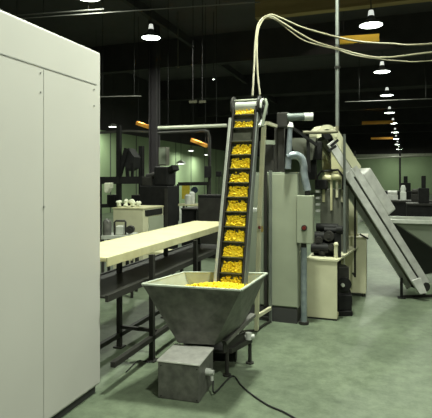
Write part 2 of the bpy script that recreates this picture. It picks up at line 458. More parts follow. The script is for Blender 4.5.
# vibrating trough below the outlet
tr = Fr(o0[1], o0[1] - o0[0], o0[2] - o0[1])
mid = Fr((o0[0] + o0[1] + o0[2] + o0[3]) / 4 - V((0, 0, oz)), tr.x, tr.y)
part(MB().box(mid, -.16, .16, -.09, .24, .20, .215).box(mid, -.165, -.155, -.09, .24, .2, .29).box(mid, .155, .165, -.09, .24, .2, .29), 'trough', 'dark_steel', t)
part(MB().bar(mid.p(.172, -.10, .29), mid.p(.2, .30, .42), .05, .03), 'brace', 'steel', t)
for (x, y) in ((.17, .3), (-.17, .3), (-.14, -.02), (.15, -.02)):
    part(MB().cyl(mid.p(x, y, 0), mid.p(x, y, .23), .016, n=10).cyl(mid.p(x, y, 0), mid.p(x, y, .012), .035, n=12), 'leg', 'dark_steel', t)
part(MB().box(mid, -.17, .17, .28, .32, .18, .22).box(mid, .15, .19, -.02, .3, .18, .22).box(mid, -.19, -.15, -.02, .3, .18, .22), 'frame', 'dark_steel', t)
mt = part(MB().cyl(mid.p(-.1, .18, .12), mid.p(.12, .18, .12), .07), 'vibrator_motor', 'black_iron', t, smooth=True)
part(MB().cyl(mid.p(.19, .24, .225), mid.p(.19, .24, .28), .028).cyl(mid.p(.16, .24, .25), mid.p(.24, .24, .25), .018), 'valve', 'white_plastic', t, smooth=True)

# drive box in front of the hopper
t = thing('drive_box', 'low grey steel box with a bright lid in front of the hopper', 'box', hf.p(-.15, .15, 0))
part(MB().box(hf, -.315, 0, 0, .36, .0, .265), 'housing', 'steel', t, bevel=.006)
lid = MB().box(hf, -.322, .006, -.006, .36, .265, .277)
part(lid, 'lid', 'lid_pale_lit', t, bevel=.003)
part(MB().cyl(hf.p(0, .17, .16), hf.p(.035, .17, .16), .026).cyl(hf.p(.035, .17, .16), hf.p(.06, .17, .16), .018).cyl(hf.p(.045, .17, .14), hf.p(.045, .17, .10), .012), 'cable_gland', 'white_plastic', t, smooth=True)
for (x, z) in ((-.29, .24), (-.015, .24), (-.29, .02), (-.015, .02)):
    part(MB().cyl(hf.p(x, 0, z), hf.p(x, -.004, z), .005, n=8), 'screw', 'dark_steel', t)

# snack pieces
hp = MB()
c0 = (FLp + FRp + BRp + BLp) / 4
def inside(a, b, z):
    k = (z - oz) / (rimz - oz)
    q = [o.lerp(r, k) for o, r in zip(o0, ring)]
    return q[0].lerp(q[1], a).lerp(q[3].lerp(q[2], a), b)
def puff(mb, c, r):
    R = Matrix.Rotation(random.uniform(0, 6.3), 3, 'Z') @ Matrix.Rotation(random.uniform(-1, 1), 3, 'X')
    mb.blob(c, r, (random.uniform(.7, 1.2), random.uniform(.6, 1.0), random.uniform(.5, .9)), R, 4, 6)
base = []
NG = 14
for i in range(NG + 1):
    for jx in range(NG + 1):
        a, b = i / NG, jx / NG
        h = .672 + .085 * math.exp(-((a - .62) ** 2 * 4 + (b - .40) ** 2 * 5)) + random.uniform(-.004, .004)
        base.append(inside(.03 + .94 * a, .03 + .94 * b, h))
hp.add(base, [(i * (NG + 1) + k, (i + 1) * (NG + 1) + k, (i + 1) * (NG + 1) + k + 1, i * (NG + 1) + k + 1) for i in range(NG) for k in range(NG)])
for _ in range(900):
    a, b = random.uniform(.06, .95), random.uniform(.05, .95)
    h = .672 + .085 * math.exp(-((a - .62) ** 2 * 4 + (b - .40) ** 2 * 5))
    puff(hp, inside(a, b, h + random.uniform(-.004, .012)), random.uniform(.012, .019))
o = hp.build('snack_pieces', 'yellow_snack', loc=c0 - V((0, 0, .1)))
tag(o, 'heap of bright yellow snack pieces lying inside the steel hopper', 'snacks', kind='stuff')

# ================================================================== INCLINED BUCKET ELEVATOR
EB = W(.12, 3.93, .66); ET = at(246, 107, 4.42)
ya = (ET - EB); EL = ya.length
hx = V((ya.y, -ya.x, 0)).normalized()
ef = Fr(EB, hx, ya, hx.cross(ya))
t = thing('bucket_elevator', 'steep cleated elevator lifting yellow snacks from the hopper to the machine', 'elevator', V((EB.x, EB.y, 0)))
hw = .098
part(MB().box(ef, -hw, hw, -.02, EL, -.008, .0).box(ef, -hw, hw, -.02, EL, -.075, -.067), 'belt', 'belt_grey', t)
NF = 13
GAP = (EL - .12) / (NF - 1)
for k in range(NF):
    y = .02 + GAP * k
    part(MB().box(ef, -hw + .004, hw - .004, y, y + .006, 0, .05).box(ef, -hw + .004, hw - .004, y + .006, y + .012, 0, .012), 'cleat', 'belt_grey', t)
for sx in (-1, 1):
    x0_, x1_ = sorted((sx * hw, sx * (hw + .014)))
    part(MB().box(ef, x0_, x1_, -.04, EL - .02, -.085, .055), 'side_plate', 'dark_steel', t, bevel=.003)
part(MB().box(ef, -hw - .04, -hw - .016, -.04, EL - .13, -.02, .06), 'side_guard', 'steel_light', t, bevel=.003)
part(MB().box(ef, hw + .016, hw + .028, -.04, EL - .08, -.05, .05), 'side_guard', 'conduit', t, bevel=.003)
for sx in (-1, 1):   # head plates
    x = sx * (hw + .018)
    pts = []
    for k in range(15):
        a = math.radians(-30 + 240 * k / 14)
        pts.append(ef.p(x, EL - .0 + .115 * math.sin(a), -.03 + .10 * math.cos(a)))
    part(MB().prism(pts, ef.x * (.014 * sx)), 'head_plate', 'dark_steel', t)
ring_ = []
for k in range(13):
    a = math.radians(-20 + 220 * k / 12)
    ring_.append(ef.p(hw + .05, EL - .01 + .085 * math.sin(a), -.035 + .085 * math.cos(a)))
part(MB().tube(ring_ + [ef.p(hw + .05, EL - .22, .05)], .013, 8), 'guard_bend', 'steel_light', t, smooth=True)
part(MB().cyl(ef.p(-hw, EL, -.03), ef.p(hw, EL, -.03), .062), 'head_pulley', 'steel_light', t, smooth=True)
part(MB().cyl(ef.p(-hw - .03, EL + .07, .0), ef.p(hw + .03, EL + .07, .0), .008, n=8), 'tie_rod', 'pale_pipe', t, smooth=True)
part(MB().cyl(ef.p(hw + .05, EL - .01, -.06), ef.p(hw + .085, EL - .01, -.06), .05), 'drive_motor', 'black_iron', t, smooth=True)
part(MB().tube([ef.p(hw + .075, EL + .08, -.02), ef.p(hw + .095, EL + .02, .0), ef.p(hw + .08, EL - .08, .0), ef.p(hw + .07, EL - .2, .0)], .014, 8), 'guard_strip', 'grey_green', t, smooth=True)
# stand
sb = fl(256.5, 332)
topc = at(264, 124, 4.52)
kn = at(259.5, 218, 4.76)
part(MB().bar(V((sb.x, sb.y, .02)), kn, .04, .045).bar(kn, topc, .04, .045), 'post', 'cream_paint', t, bevel=.004)
sb2 = fl(270.5, 322.5); top2 = at(270, 170, 5.1)
part(MB().bar(sb2, V((sb2.x, sb2.y, top2.z)), .03, .03), 'post', 'conduit', t)
sb3 = fl(241, 333.5)
sl = at(238, 150, 4.75)
part(MB().bar(sb3, V((sb3.x, sb3.y, 1.25)), .03), 'post', 'dark_steel', t)
z1 = V((0, 0, .16)); z2 = V((0, 0, .02))
part(MB().bar(sb3 + z1, sb + z1, .03, .035).bar(sb + z1, sb2 + z1, .03, .035), 'cross_rail', 'cream_paint', t)
part(MB().bar(sb3 + z2, sb + z2, .02).bar(sb + z2, sb2 + z2, .02).bar(sb2 + z1 * .3, sb2 + z1 * .3 + V((-.35, .0, 0)), .02), 'foot_rail', 'dark_steel', t)
part(MB().bar(at(256, 126, 4.5), at(267, 123, 4.52), .03, .035).bar(at(267, 123, 4.52), at(276, 126, 5.0), .03, .03), 'top_bracket', 'cream_paint', t)
part(MB().box(Fr(at(254, 210, 4.7)), -.035, .03, -.02, .02, -.02, .02), 'clamp', 'white_plastic', t, bevel=.01)
part(MB().cyl(at(258, 230, 4.80), at(263, 230, 4.78), .016).cyl(at(262, 226, 4.78), at(262, 232, 4.78), .010), 'valve', 'brass', t, smooth=True)
part(MB().cyl(at(259.5, 226, 4.74), at(259.5, 229, 4.74), .012), 'push_button', 'red_button', t, smooth=True)
# product on the flights
sp = MB()
for k in range(NF):
    y = .02 + GAP * k
    if k == NF - 3: continue
    top_ = k >= NF - 2
    hh = GAP * (.42 if top_ else .70)
    sp.hexa([ef.p(-hw + .01, y + .012, .001), ef.p(hw - .01, y + .012, .001), ef.p(hw - .015, y + hh, .001), ef.p(-hw + .015, y + hh, .001),
             ef.p(-hw + .01, y + .012, .032), ef.p(hw - .01, y + .012, .032), ef.p(hw - .02, y + hh * .9, .010), ef.p(-hw + .02, y + hh * .9, .010)])
    for _ in range(70 if top_ else 85):
        q = random.random() ** (1.5 if top_ else 1.15)
        puff(sp, ef.p(random.uniform(-hw + .016, hw - .016), y + .014 + q * GAP * (.5 if top_ else .74), .008 + (1 - q) * random.uniform(0, .035)), random.uniform(.010, .015))
o = sp.build('snack_flight_load', 'yellow_snack', loc=EB)
tag(o, 'yellow snack pieces carried in bands up the steep elevator', 'snacks', kind='stuff')

# ================================================================== GREY CONTROL CABINET
cf = fl(298, 324)
cab = Fr(cf)
cw = .70
ch = 1.665
t = thing('control_cabinet', 'tall grey green steel cabinet with a dark plinth behind the elevator', 'cabinet', cab.p(-cw / 2, .3, 0))
part(MB().box(cab, -cw, 0, .02, .62, .16, ch), 'body', 'grey_green', t, bevel=.008)
part(MB().box(cab, -cw + .01, -.01, .0, .6, 0, .16), 'plinth', 'dark_skirt', t)
part(MB().box(cab, -cw + .01, -.345, 0, .02, .18, ch - .02), 'door', 'grey_green', t, bevel=.005)
dr = part(MB().box(cab, -.335, -.008, 0, .02, .18, ch - .02), 'door', 'grey_green_light', t, bevel=.005)
part(MB().box(cab, -.31, -.295, -.02, 0, .85, 1.0), 'handle', 'dark_steel', dr)
part(MB().box(cab, -.375, -.345, -.02, 0, .17, ch + .03), 'centre_post', 'dark_steel', t)
# junction box with a button
jb = at(304.8, 219.5, 5.2)
t = thing('junction_box', 'grey box with a dark red button beside the tall cabinet', 'control box', jb)
jf = Fr(jb)
part(MB().box(jf, -.09, .085, 0, .14, -.26, .26), 'housing', 'grey_green_light', t, bevel=.008)
b_ = part(MB().cyl(jf.p(-.005, 0, -.09), jf.p(-.005, -.012, -.09), .032), 'button_plate', 'dark_steel', t)
part(MB().cyl(jf.p(-.005, -.012, -.09), jf.p(-.005, -.03, -.09), .02), 'button', 'red_button', b_, smooth=True)
part(MB().cyl(jf.p(.02, .06, .26), jf.p(.02, .06, .31), .03).cyl(jf.p(-.02, .06, -.26), jf.p(-.02, .06, -.31), .03), 'conduit_hub', 'dark_steel', t)
# silvery conduit
ja = jf.p(-.02, .06, 0); jt = jf.p(.02, .06, 0)
t = thing('lower_conduit', 'silvery blue pipe running down from the button box to the floor', 'pipe', V((ja.x, ja.y, 0)))
part(MB().cyl(V((ja.x, ja.y, 0)), V((ja.x, ja.y, jb.z - .31)), .034), 'run', 'duct', t, smooth=True)
part(MB().cyl(V((ja.x, ja.y, 0)), V((ja.x, ja.y, .03)), .055), 'floor_flange', 'dark_steel', t, smooth=True)
tz = jb.z + .31
d_ = 5.27
arch = [V((jt.x, jt.y, tz)), at(304, 175, d_), at(303.7, 166, d_), at(301.5, 158.5, d_), at(296.5, 155.2, d_), at(291, 155.5, d_), at(287.5, 157.5, d_)]
t = thing('arched_duct', 'silvery duct arching over from the grey cabinet top into the button box', 'duct', arch[0])
part(MB().tube(spline(arch, 5), .042, 12), 'bend', 'duct', t, smooth=True)
part(MB().cyl(at(287.8, 169, d_), at(290.3, 126, d_), .036, .026), 'riser', 'duct', t, smooth=True)
part(MB().cyl(at(290.5, 127, d_), at(291, 122.5, d_), .035, .02), 'cap', 'white_plastic', t, smooth=True)

# ================================================================== PACKAGING MACHINE
wf = fl(307, 318.3)     # front left foot of the white base
mf = Fr(wf)
t = thing('base_cabinet', 'low cream white cabinet with an open dark side under the black machine', 'cabinet', mf.p(.17, .5, 0))
bw = .335; bh = .665
part(MB().box(mf, 0, bw, 0, .02, .02, bh), 'front_panel', 'cream_paint', t, bevel=.004)
wt = [mf.p(-.005, -.01, bh), mf.p(bw + .01, -.01, bh), W(1.905, 6.42, bh), W(1.70, 6.46, bh), mf.p(0, .95, bh)]
part(MB().prism(wt, V((0, 0, .02))), 'top', 'cream_paint', t)
part(MB().box(mf, 0, .02, .02, .95, .02, bh).box(mf, 0, bw, .93, .95, .02, bh).box(mf, 0, bw, .02, .93, .02, .05), 'carcass', 'cream_edge', t)
part(MB().box(mf, .005, bw - .005, .01, .94, 0, .02), 'skirt', 'dark_skirt', t)
inn = MB().cyl(mf.p(.10, .2, .22), mf.p(.32, .2, .22), .11).cyl(mf.p(.10, .55, .2), mf.p(.335, .55, .2), .12).box(mf, .05, .3, .1, .85, .05, .10).box(mf, .08, .31, .35, .8, .36, .56).cyl(mf.p(.2, .2, .45), mf.p(.325, .2, .45), .07)
part(inn, 'drive_motors', 'black_iron', t, smooth=True)

du = Fr(fl(345.5, 316.3), (CY, SY, 0), (-SY, CY, 0))
t = thing('drive_unit', 'black motor drive unit standing right of the low cream cabinet', 'motor', du.o)
part(MB().box(du, -.085, .085, .0, .30, .0, .06), 'base', 'black_iron', t, bevel=.008)
part(MB().cyl(du.p(-.08, .14, .17), du.p(.085, .14, .17), .115), 'lower_motor', 'black_iron', t, smooth=True)
part(MB().box(du, -.08, .08, .02, .26, .06, .24), 'housing', 'black_iron', t, bevel=.01)
part(MB().cyl(du.p(0, .03, .36), du.p(0, .26, .36), .08), 'upper_motor', 'black_iron', t, smooth=True)
part(MB().box(du, -.07, .06, .06, .24, .24, .56), 'gearbox', 'dark_steel', t, bevel=.01)
part(MB().cyl(du.p(-.03, .02, .36), du.p(-.03, -.01, .36), .02), 'shaft_end', 'steel_light', t, smooth=True)
m2 = Fr(mf.p(.0, .98, 0))
e = fl(366, 297.5)
t = thing('rear_cabinet', 'second cream cabinet behind the low one, next to the far conveyor', 'cabinet', V((e.x - .2, e.y + .2, 0)))
m2 = Fr(V((e.x, e.y, 0)))
part(MB().box(m2, -.28, 0, 0, .4, .05, .79), 'body', 'cream_paint', t, bevel=.005)
part(MB().box(m2, -.31, .02, -.02, .42, .79, .81), 'top', 'cream_paint', t, bevel=.004)
for (x, y) in ((-.25, .04), (-.03, .04), (-.25, .36), (-.03, .36)):
    part(MB().cyl(m2.p(x, y, 0), m2.p(x, y, .05), .02, n=10), 'foot', 'dark_steel', t)
part(MB().bar(m2.p(-.08, -.025, .85), m2.p(.03, -.025, .79), .03, .02), 'slanted_tray', 'dark_steel', t)

t = thing('packaging_machine', 'packaging machine with grey back plate and black rollers on the cream cabinet', 'packaging machine', mf.p(.17, .5, bh + .02))
zt = bh + .02
part(MB().box(mf, .07, .38, .62, .92, zt, 1.46), 'back_plate', 'bagger_grey', t, bevel=.008)
part(MB().box(mf, .36, .40, .55, .9, zt, 1.5), 'side_plate', 'bagger_grey', t, bevel=.004)
bl = MB().box(mf, .04, .32, .25, .6, zt, .84)
part(bl, 'sealing_head', 'black_iron', t, bevel=.01)
for (x, y, z, r, L) in ((.03, .32, .90, .06, .28), (.05, .42, 1.0, .05, .26), (.02, .2, .78, .055, .2), (.16, .3, .98, .035, .16)):
    part(MB().cyl(mf.p(x, y, z), mf.p(x + L, y, z), r), 'roller', 'black_iron', t, smooth=True)
for (x, y, z, r) in ((.10, .18, .86, .05), (.22, .2, .92, .06), (.26, .16, .80, .045), (.15, .16, .74, .04)):
    part(MB().cyl(mf.p(x, y, z), mf.p(x, y + .1, z), r).cyl(mf.p(x, y - .02, z), mf.p(x, y, z), r * .4), 'gear', 'dark_steel', t, smooth=True)
part(MB().cyl(mf.p(.31, .12, zt), mf.p(.31, .12, .82), .022).blob(mf.p(.31, .12, .84), .03), 'lever', 'cream_paint', t, smooth=True)
part(MB().cyl(mf.p(.31, .2, 1.0), mf.p(.38, .2, 1.0), .05).box(mf, .29, .36, .17, .23, zt, .96), 'side_motor', 'black_iron', t, smooth=True)
for z in (1.42, 1.34, 1.26, 1.18):
    part(MB().box(mf, .03, .075, .5, .6, z, z + .025), 'terminal', 'white_plastic', t)
# frame posts and film tubs above
part(MB().box(mf, .10, .13, .60, .63, 1.30, 1.62).box(mf, .2, .225, .56, .6, 1.2, 1.6), 'fill_tube', 'cream_edge', t)
part(MB().cyl(mf.p(.10, .6, 1.60), mf.p(.21, .6, 1.60), .04).cyl(mf.p(.22, .55, 1.62), mf.p(.34, .55, 1.62), .048), 'film_roll', 'cream_edge', t, smooth=True)
part(MB().bar(mf.p(.35, .62, 1.3), mf.p(.35, .62, 1.68), .05, .04).bar(mf.p(.28, .58, 1.36), mf.p(.28, .58, 1.62), .03, .02), 'upright', 'cream_paint', t)
hd = MB().tube([mf.p(.05, .5, 1.50), mf.p(.05, .5, 1.62), mf.p(.10, .5, 1.68), mf.p(.3, .5, 1.70), mf.p(.36, .5, 1.62), mf.p(.36, .5, 1.46)], .014, 8)
part(hd, 'hose', 'black_iron', t, smooth=True)
part(MB().box(mf, .02, .16, .5, .75, 1.46, 1.58), 'upper_block', 'black_iron', t, bevel=.01)

# cream panel column that carries the far conveyor
cp = W((344 - HU) / FPX * 6.55, 6.55, 0)
t = thing('support_column', 'pale cream support column standing on the rear cabinet under the slanting conveyor', 'column', V((cp.x, cp.y, .81)))
c2 = Fr((cp.x, cp.y + .1, 0))
part(MB().box(c2, -.04, .17, 0, .06, .81, 1.56), 'panel', 'cream_paint', t, bevel=.006)
part(MB().box(c2, -.06, .19, -.02, .08, .81, .83), 'base_plate', 'cream_edge', t)
# thin black post
pp = W((355 - HU) / FPX * 6.25, 6.25, 0)
t = thing('thin_post', 'thin black vertical rod in front of the rear cream cabinet', 'post', pp)
part(MB().cyl(pp + V((0, 0, .31)), pp + V((0, 0, 1.95)), .013, n=8).bar(pp + V((0, 0, .33)), pp + V((-.04, .15, .33)), .02), 'rod', 'black_iron', t)
# grey post in front of the back plate
pq = mf.p(.375, .5, 0)
tag(MB().cyl(V((pq.x, pq.y, zt)), V((pq.x, pq.y, 2.13)), .016, n=8).build('steel_rod', 'conduit', loc=V((pq.x, pq.y, zt)), smooth=True), 'slim grey rod rising at the right edge of the packaging machine', 'rod')

# weigh head on top of the machine, with its motor
wp = at(300, 150, 5.75)
t = thing('weigh_head', 'dark feeding head with pale geared motor above the grey cabinet', 'feeding head', V((wp.x, wp.y, 1.7)))
q = Fr(wp)
part(MB().box(Fr(at(283.5, 119, 5.5)), -.07, .07, -.05, .08, -.10, .07), 'gearbox', 'dark_steel', t, bevel=.01)
mo = part(MB().cyl(at(287, 117.3, 5.45), at(304, 116.8, 5.45), .045), 'motor', 'motor_teal', t, smooth=True)
part(MB().cyl(at(304, 116.8, 5.45), at(312.5, 116.6, 5.45), .046), 'fan_cover', 'white_plastic', mo, smooth=True)
part(MB().bar(at(281.5, 124, 5.55), at(281.5, 175, 5.55), .07, .06).bar(at(277, 128, 5.6), at(276, 172, 5.6), .05, .05), 'column', 'dark_steel', t)
part(MB().hexa([at(296, 160, 5.6), at(312, 160, 5.6), at(314, 158, 5.95), at(300, 158, 5.95), at(290, 138, 5.6), at(316, 138, 5.6), at(318, 139, 5.95), at(296, 139, 5.95)]), 'pan', 'bagger_grey', t)
part(MB().bar(at(293, 128, 5.45), at(318, 146, 5.5), .03, .03).bar(at(308, 137, 5.5), at(309, 172, 5.5), .035, .035), 'bracket', 'black_iron', t)
part(MB().box(Fr(at(316, 150, 5.8)), -.07, .07, -.06, .06, -.12, .1).box(Fr(at(309, 165, 5.9)), -.09, .09, -.05, .05, -.18, .12), 'chute', 'black_iron', t, bevel=.01)
part(MB().box(Fr(at(270, 148, 5.7)), -.12, .05, -.05, .1, -.3, .08).bar(at(273, 160, 5.5), at(273, 172, 5.5), .03), 'mount', 'dark_steel', t)
part(MB().bar(at(262, 142, 5.6), at(281, 143, 5.6), .04, .05), 'rail', 'grey_green', t)

# ================================================================== DROP PIPE AND HOSES
dp = 5.62
t = thing('drop_pipe', 'slim grey pipe dropping from the roof and elbowing left above the machine', 'pipe', at(337, -6, dp))
tp = at(337.3, 120, dp); 
part(MB().cyl(V((tp.x, tp.y, 6.78)), at(337.3, 126, dp), .021, n=12), 'riser', 'conduit', t, smooth=True)
part(MB().tube(spline([at(337.3, 126, dp), at(336.8, 130, dp), at(334, 131.8, dp), at(303, 132.5, dp)], 5), .021, 10), 'elbow', 'hose_cream', t, smooth=True)
part(MB().cyl(at(337.3, 66.5, dp), at(337.3, 68.5, dp), .034), 'coupling', 'dark_steel', t, smooth=True)
part(MB().cyl(at(337.3, 36, dp), at(337.3, 38, dp), .032), 'coupling', 'dark_steel', t, smooth=True)
part(MB().cyl(at(337.3, 47, dp), at(337.3, 49, dp), .032), 'coupling', 'dark_steel', t, smooth=True)
hd = 5.55
h1 = [at(252.5, 96, 4.9), at(254, 70, 5.1), at(256, 35, 5.35), at(260, 21, hd), at(270, 14.8, hd), at(281, 18, hd), at(300, 26.5, hd), at(318, 32, hd), at(337, 37, hd), at(360, 41.5, 5.4), at(390, 43.5, 5.2), at(440, 43, 5.0), W(4.4, 5.2, 3.3), W(6.2, 5.6, 3.9), V((9.02, 6.6, 4.6))]
h2 = [at(260, 95, 4.9), at(257.5, 70, 5.1), at(257, 38, 5.3), at(261, 23, hd - .05), at(270, 16.5, hd - .05), at(283, 23, hd - .05), at(298, 32.5, hd - .05), at(316, 42, hd - .05), at(336, 48, hd - .05), at(360, 54.5, 5.4), at(385, 57.5, 5.2), at(440, 51.5, 5.0), W(4.4, 5.3, 3.2), W(6.2, 5.7, 3.8), V((9.02, 6.8, 4.6))]
h3 = [at(267, 17, hd + .04), at(276, 20, hd + .04), at(290, 31, hd + .04), at(303, 40, hd + .04), at(320, 45.5, hd + .04), at(337, 49.5, hd + .04), at(358, 56, 5.45), at(400, 61, 5.3), at(440, 60, 5.1), W(4.4, 5.4, 3.1), W(6.2, 5.8, 3.7), V((9.02, 7.0, 4.6))]
for pts, lab, r in ((h1, 'upper cream hose rising from the elevator head and sagging right', .0105),
                    (h2, 'middle cream hose rising from the elevator head and sagging right', .0105),
                    (h3, 'lowest thin hose hanging behind the other two cream hoses', .007)):
    o = MB().tube(spline(pts, 8), r, 8).build('hanging_hose', 'hose_cream', loc=pts[0], smooth=True)
    tag(o, lab, 'hose', 'hoses over the machine')

# ================================================================== TAKE-AWAY CONVEYOR ON THE RIGHT
TT = at(323.5, 133, 6.0); TB = at(419.5, 285, 6.42)
ax = TB - TT; TL = ax.length
sn = V((ax.y, -ax.x, 0)).normalized()
if sn.dot(-TT) < 0: sn = -sn
tf = Fr(TT, ax, sn, ax.cross(sn))
if tf.z.z < 0: tf.z = -tf.z
t = thing('slanting_conveyor', 'slanting conveyor with cream top and grey sides descending at right', 'conveyor', V((TB.x, TB.y, 0)))
part(MB().box(tf, .0, TL - .03, -.10, .09, .03, .045).box(tf, .0, TL - .03, -.10, .09, -.06, -.05), 'belt', 'belt_grey', t)
for sy, y0, y1 in ((1, .09, .12), (-1, -.13, -.10)):
    part(MB().box(tf, .55, TL, y0, y1, -.13, -.035), 'side_channel', 'galvanised', t, bevel=.006)
    part(MB().box(tf, .55, TL, y0 + .0, y1 - .012, -.035, -.01), 'slot', 'dark_steel', t)
    part(MB().box(tf, .55, TL - .02, y0, y1, -.01, .09), 'side_guard', 'galvanised', t, bevel=.006)
    part(MB().box(tf, .0, .62, y0, y1, .01, .13), 'cream_guard', 'cream_paint', t, bevel=.006)
    part(MB().box(tf, .12, .66, y0, y1 - .005, -.10, .01), 'cream_guard', 'galvanised' if sy > 0 else 'cream_paint', t, bevel=.006)
    part(MB().prism([tf.p(.22, y0, -.10), tf.p(.58, y0, -.10), tf.p(.62, y0, -.24), tf.p(.40, y0, -.22)], tf.y * .015), 'gusset', 'cream_edge', t)
part(MB().box(tf, .70, 1.36, -.125, .115, .09, .24), 'hood', 'galvanised', t, bevel=.02)
arc_o, arc_i = [], []
for k in range(17):
    a = math.radians(-15 + 215 * k / 16)
    dv = V((CY, SY, 0)) * math.cos(a) + V((0, 0, 1)) * math.sin(a)
    arc_o.append(at(323, 135.5, 6.0) + dv * .125 + sn * .10); arc_i.append(at(323, 135.5, 6.0) + dv * .07 + sn * .10)
cow = MB()
for k in range(16):
    cow.prism([arc_o[k], arc_o[k + 1], arc_i[k + 1], arc_i[k]], sn * -.2)
part(cow, 'head_cowl', 'cream_paint', t)
hc = at(323, 135.5, 6.0)
part(MB().cyl(hc + sn * .115, hc - sn * .115, .06), 'head_pulley', 'black_iron', t, smooth=True)
part(MB().cyl(TB + sn * .13, TB - sn * .14, .06), 'tail_pulley', 'dark_steel', t, smooth=True)
part(MB().bar(at(331, 146, 5.78), at(338, 140, 5.78), .04, .03).bar(at(328, 151, 5.78), at(336, 146, 5.78), .04, .03), 'bracket', 'black_iron', t)
lg = fl(401.5, 298); 
part(MB().bar(lg, V((lg.x, lg.y, .27)), .035).box(Fr(lg), -.05, .05, -.05, .05, 0, .012), 'leg', 'black_iron', t)
lr = fl(424, 297); 
part(MB().bar(lg + V((0, 0, .02)), W((440 - HU) / FPX * 6.45, 6.45, .02), .03).bar(lr, V((lr.x, lr.y, .2)), .04, .03), 'foot_frame', 'dark_steel', t)
part(MB().prism([at(412, 281, 6.2), at(421, 278, 6.2), at(427, 293, 6.2), at(420, 294, 6.2)], sn * -.03), 'tail_bracket', 'galvanised', t)
# its receiving hopper
def lvl(p, z): p = V(p); p.z = z; return p
A = W(2.58, 7.0, .97); B_ = A + V((2.3, 0, 0)); A2 = W(2.47, 7.7, .97); B2 = B_ + V((0, .8, 0))
b0 = W(3.52, 6.92, .33); b1 = b0 + V((.7, .0, 0)); b2 = b1 + V((0, .7, 0)); b3 = W(3.08, 7.5, .06); b0.z = .33
t = thing('receiving_bin', 'large grey tapered bin behind the foot of the slanting conveyor', 'bin', lvl(b0, 0))
part(MB().sheet([A, B_, B2, A2], [b0, b1, b2, b3], .008), 'body', 'grey_green', t)
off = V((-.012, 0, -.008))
part(MB().prism([A + off, A2 + off, b3 + off, b0 + off], V((-.01, 0, -.004))), 'side_shade_sheet', 'rubber_and_shade', t, 'dark sheet painting the shade on the side')  # dark sheet painted where the overhanging bin side lies in shade
rb = MB()
rr = [A, B_, B2, A2]
for a, b in zip(rr, rr[1:] + rr[:1]): rb.bar(a, b, .05, .05)
part(rb, 'rim', 'steel_light', t)
for p in (b0, b1, b2, b3):
    part(MB().bar(lvl(p, 0), lvl(p, .3), .05), 'leg', 'dark_steel', t)

# floor cable
cb = [hf.p(.055, .17, .10), hf.p(.07, .16, .02), fl(232, 376, .01), fl(241, 385, .008), fl(252, 394.5, .008), fl(268, 405, .008), fl(284, 412, .008), fl(300, 421, .008), fl(320, 432, .008)]
o = MB().tube(spline(cb, 8), .006, 8).build('power_cable', 'rubber_and_shade', loc=cb[0], smooth=True)
tag(o, 'black power cable trailing from the steel box across the floor', 'cable')
cb = [fl(126, 372, .01), fl(138, 361, .01), fl(148, 362, .01), fl(157, 360, .01)]
o = MB().tube(spline(cb, 8), .004, 8).build('power_cable', 'rubber_and_shade', loc=cb[0], smooth=True)
tag(o, 'short black cable on the floor under the level cream conveyor', 'cable')

# ================================================================== LEFT BACKGROUND
# cream cabinet with crumpled bags on it
t = thing('storage_cabinet', 'cream storage cabinet with pale bags on top, beyond the level conveyor', 'cabinet', (-4.0, 7.3, 0))
k0 = Fr((-4.27, 6.97, 0))
part(MB().box(k0, 0, .56, 0, .75, .05, 1.09), 'body', 'cream_paint', t, bevel=.006)
part(MB().box(k0, -.01, .57, -.01, .76, 1.09, 1.11), 'top', 'cream_edge', t)
part(MB().box(k0, .02, .54, .02, .73, 0, .05), 'skirt', 'dark_skirt', t)
part(MB().box(k0, .56, .575, .18, .73, .1, .95), 'door', 'grey_green_light', t)  # cabinet's shaded side, its shade put into the sheet colour
part(MB().box(k0, .56, .572, .06, .70, .97, 1.07), 'drawer_gap', 'black_iron', t)
for i, (u, dz, r) in enumerate(((119, 0, .06), (126, .02, .058), (132.5, 0, .06), (138.5, .02, .055))):
    p = W((u - HU) / FPX * 8.15, 8.15, 1.11 + r * .8)
    bg = MB()
    for _ in range(7):
        bg.blob(p + V((random.uniform(-.025, .025), random.uniform(-.04, .04), random.uniform(-.02, .06))), r * random.uniform(.4, .7), (1, 1, .8), Matrix.Rotation(random.uniform(0, 3), 3, 'X'))
    bg.blob(p - V((0, 0, r * .3)), r * .7, (1, 1, .72))
    o = bg.build('crumpled_bag', 'pale_bag', loc=p, smooth=True)
    tag(o, ['leftmost crumpled pale bag on the cream storage cabinet', 'second crumpled pale bag from the left on the cream cabinet',
            'third crumpled pale bag from the left on the cream cabinet', 'rightmost crumpled pale bag on the cream storage cabinet'][i], 'bag', 'pale bags on the cabinet')
# steel apparatus just beyond the conveyor
t = thing('steel_apparatus', 'small steel apparatus with drums and rail in front of the cream storage cabinet', 'machine', fl(116, 300))
sp_ = W((116 - HU) / FPX * 6.5, 6.5, 0); s0 = Fr(sp_, (CY, SY, 0), (-SY, CY, 0)); t.location = sp_
part(MB().box(s0, -.18, .25, -.1, .3, .78, .83), 'deck', 'steel_light', t, bevel=.006)
for x in (-.16, .23):
    for y in (-.08, .28): part(MB().box(s0, x - .018, x + .018, y - .018, y + .018, 0, .78), 'leg', 'dark_steel', t)
part(MB().cyl(s0.p(-.12, 0, .83), s0.p(-.12, 0, .99), .06).blob(s0.p(-.12, 0, .99), .06), 'drum', 'steel', t, smooth=True)
part(MB().cyl(s0.p(.19, -.02, .9), s0.p(.19, .08, .9), .055).cyl(s0.p(.19, -.04, .9), s0.p(.19, -.02, .9), .02), 'hand_wheel', 'dark_steel', t, smooth=True)
part(MB().tube([s0.p(-.02, 0, .83), s0.p(-.02, 0, 1.0), s0.p(.0, 0, 1.02), s0.p(.12, 0, 1.02), s0.p(.13, 0, 1.0), s0.p(.13, 0, .83)], .014, 8), 'rail', 'dark_steel', t, smooth=True)
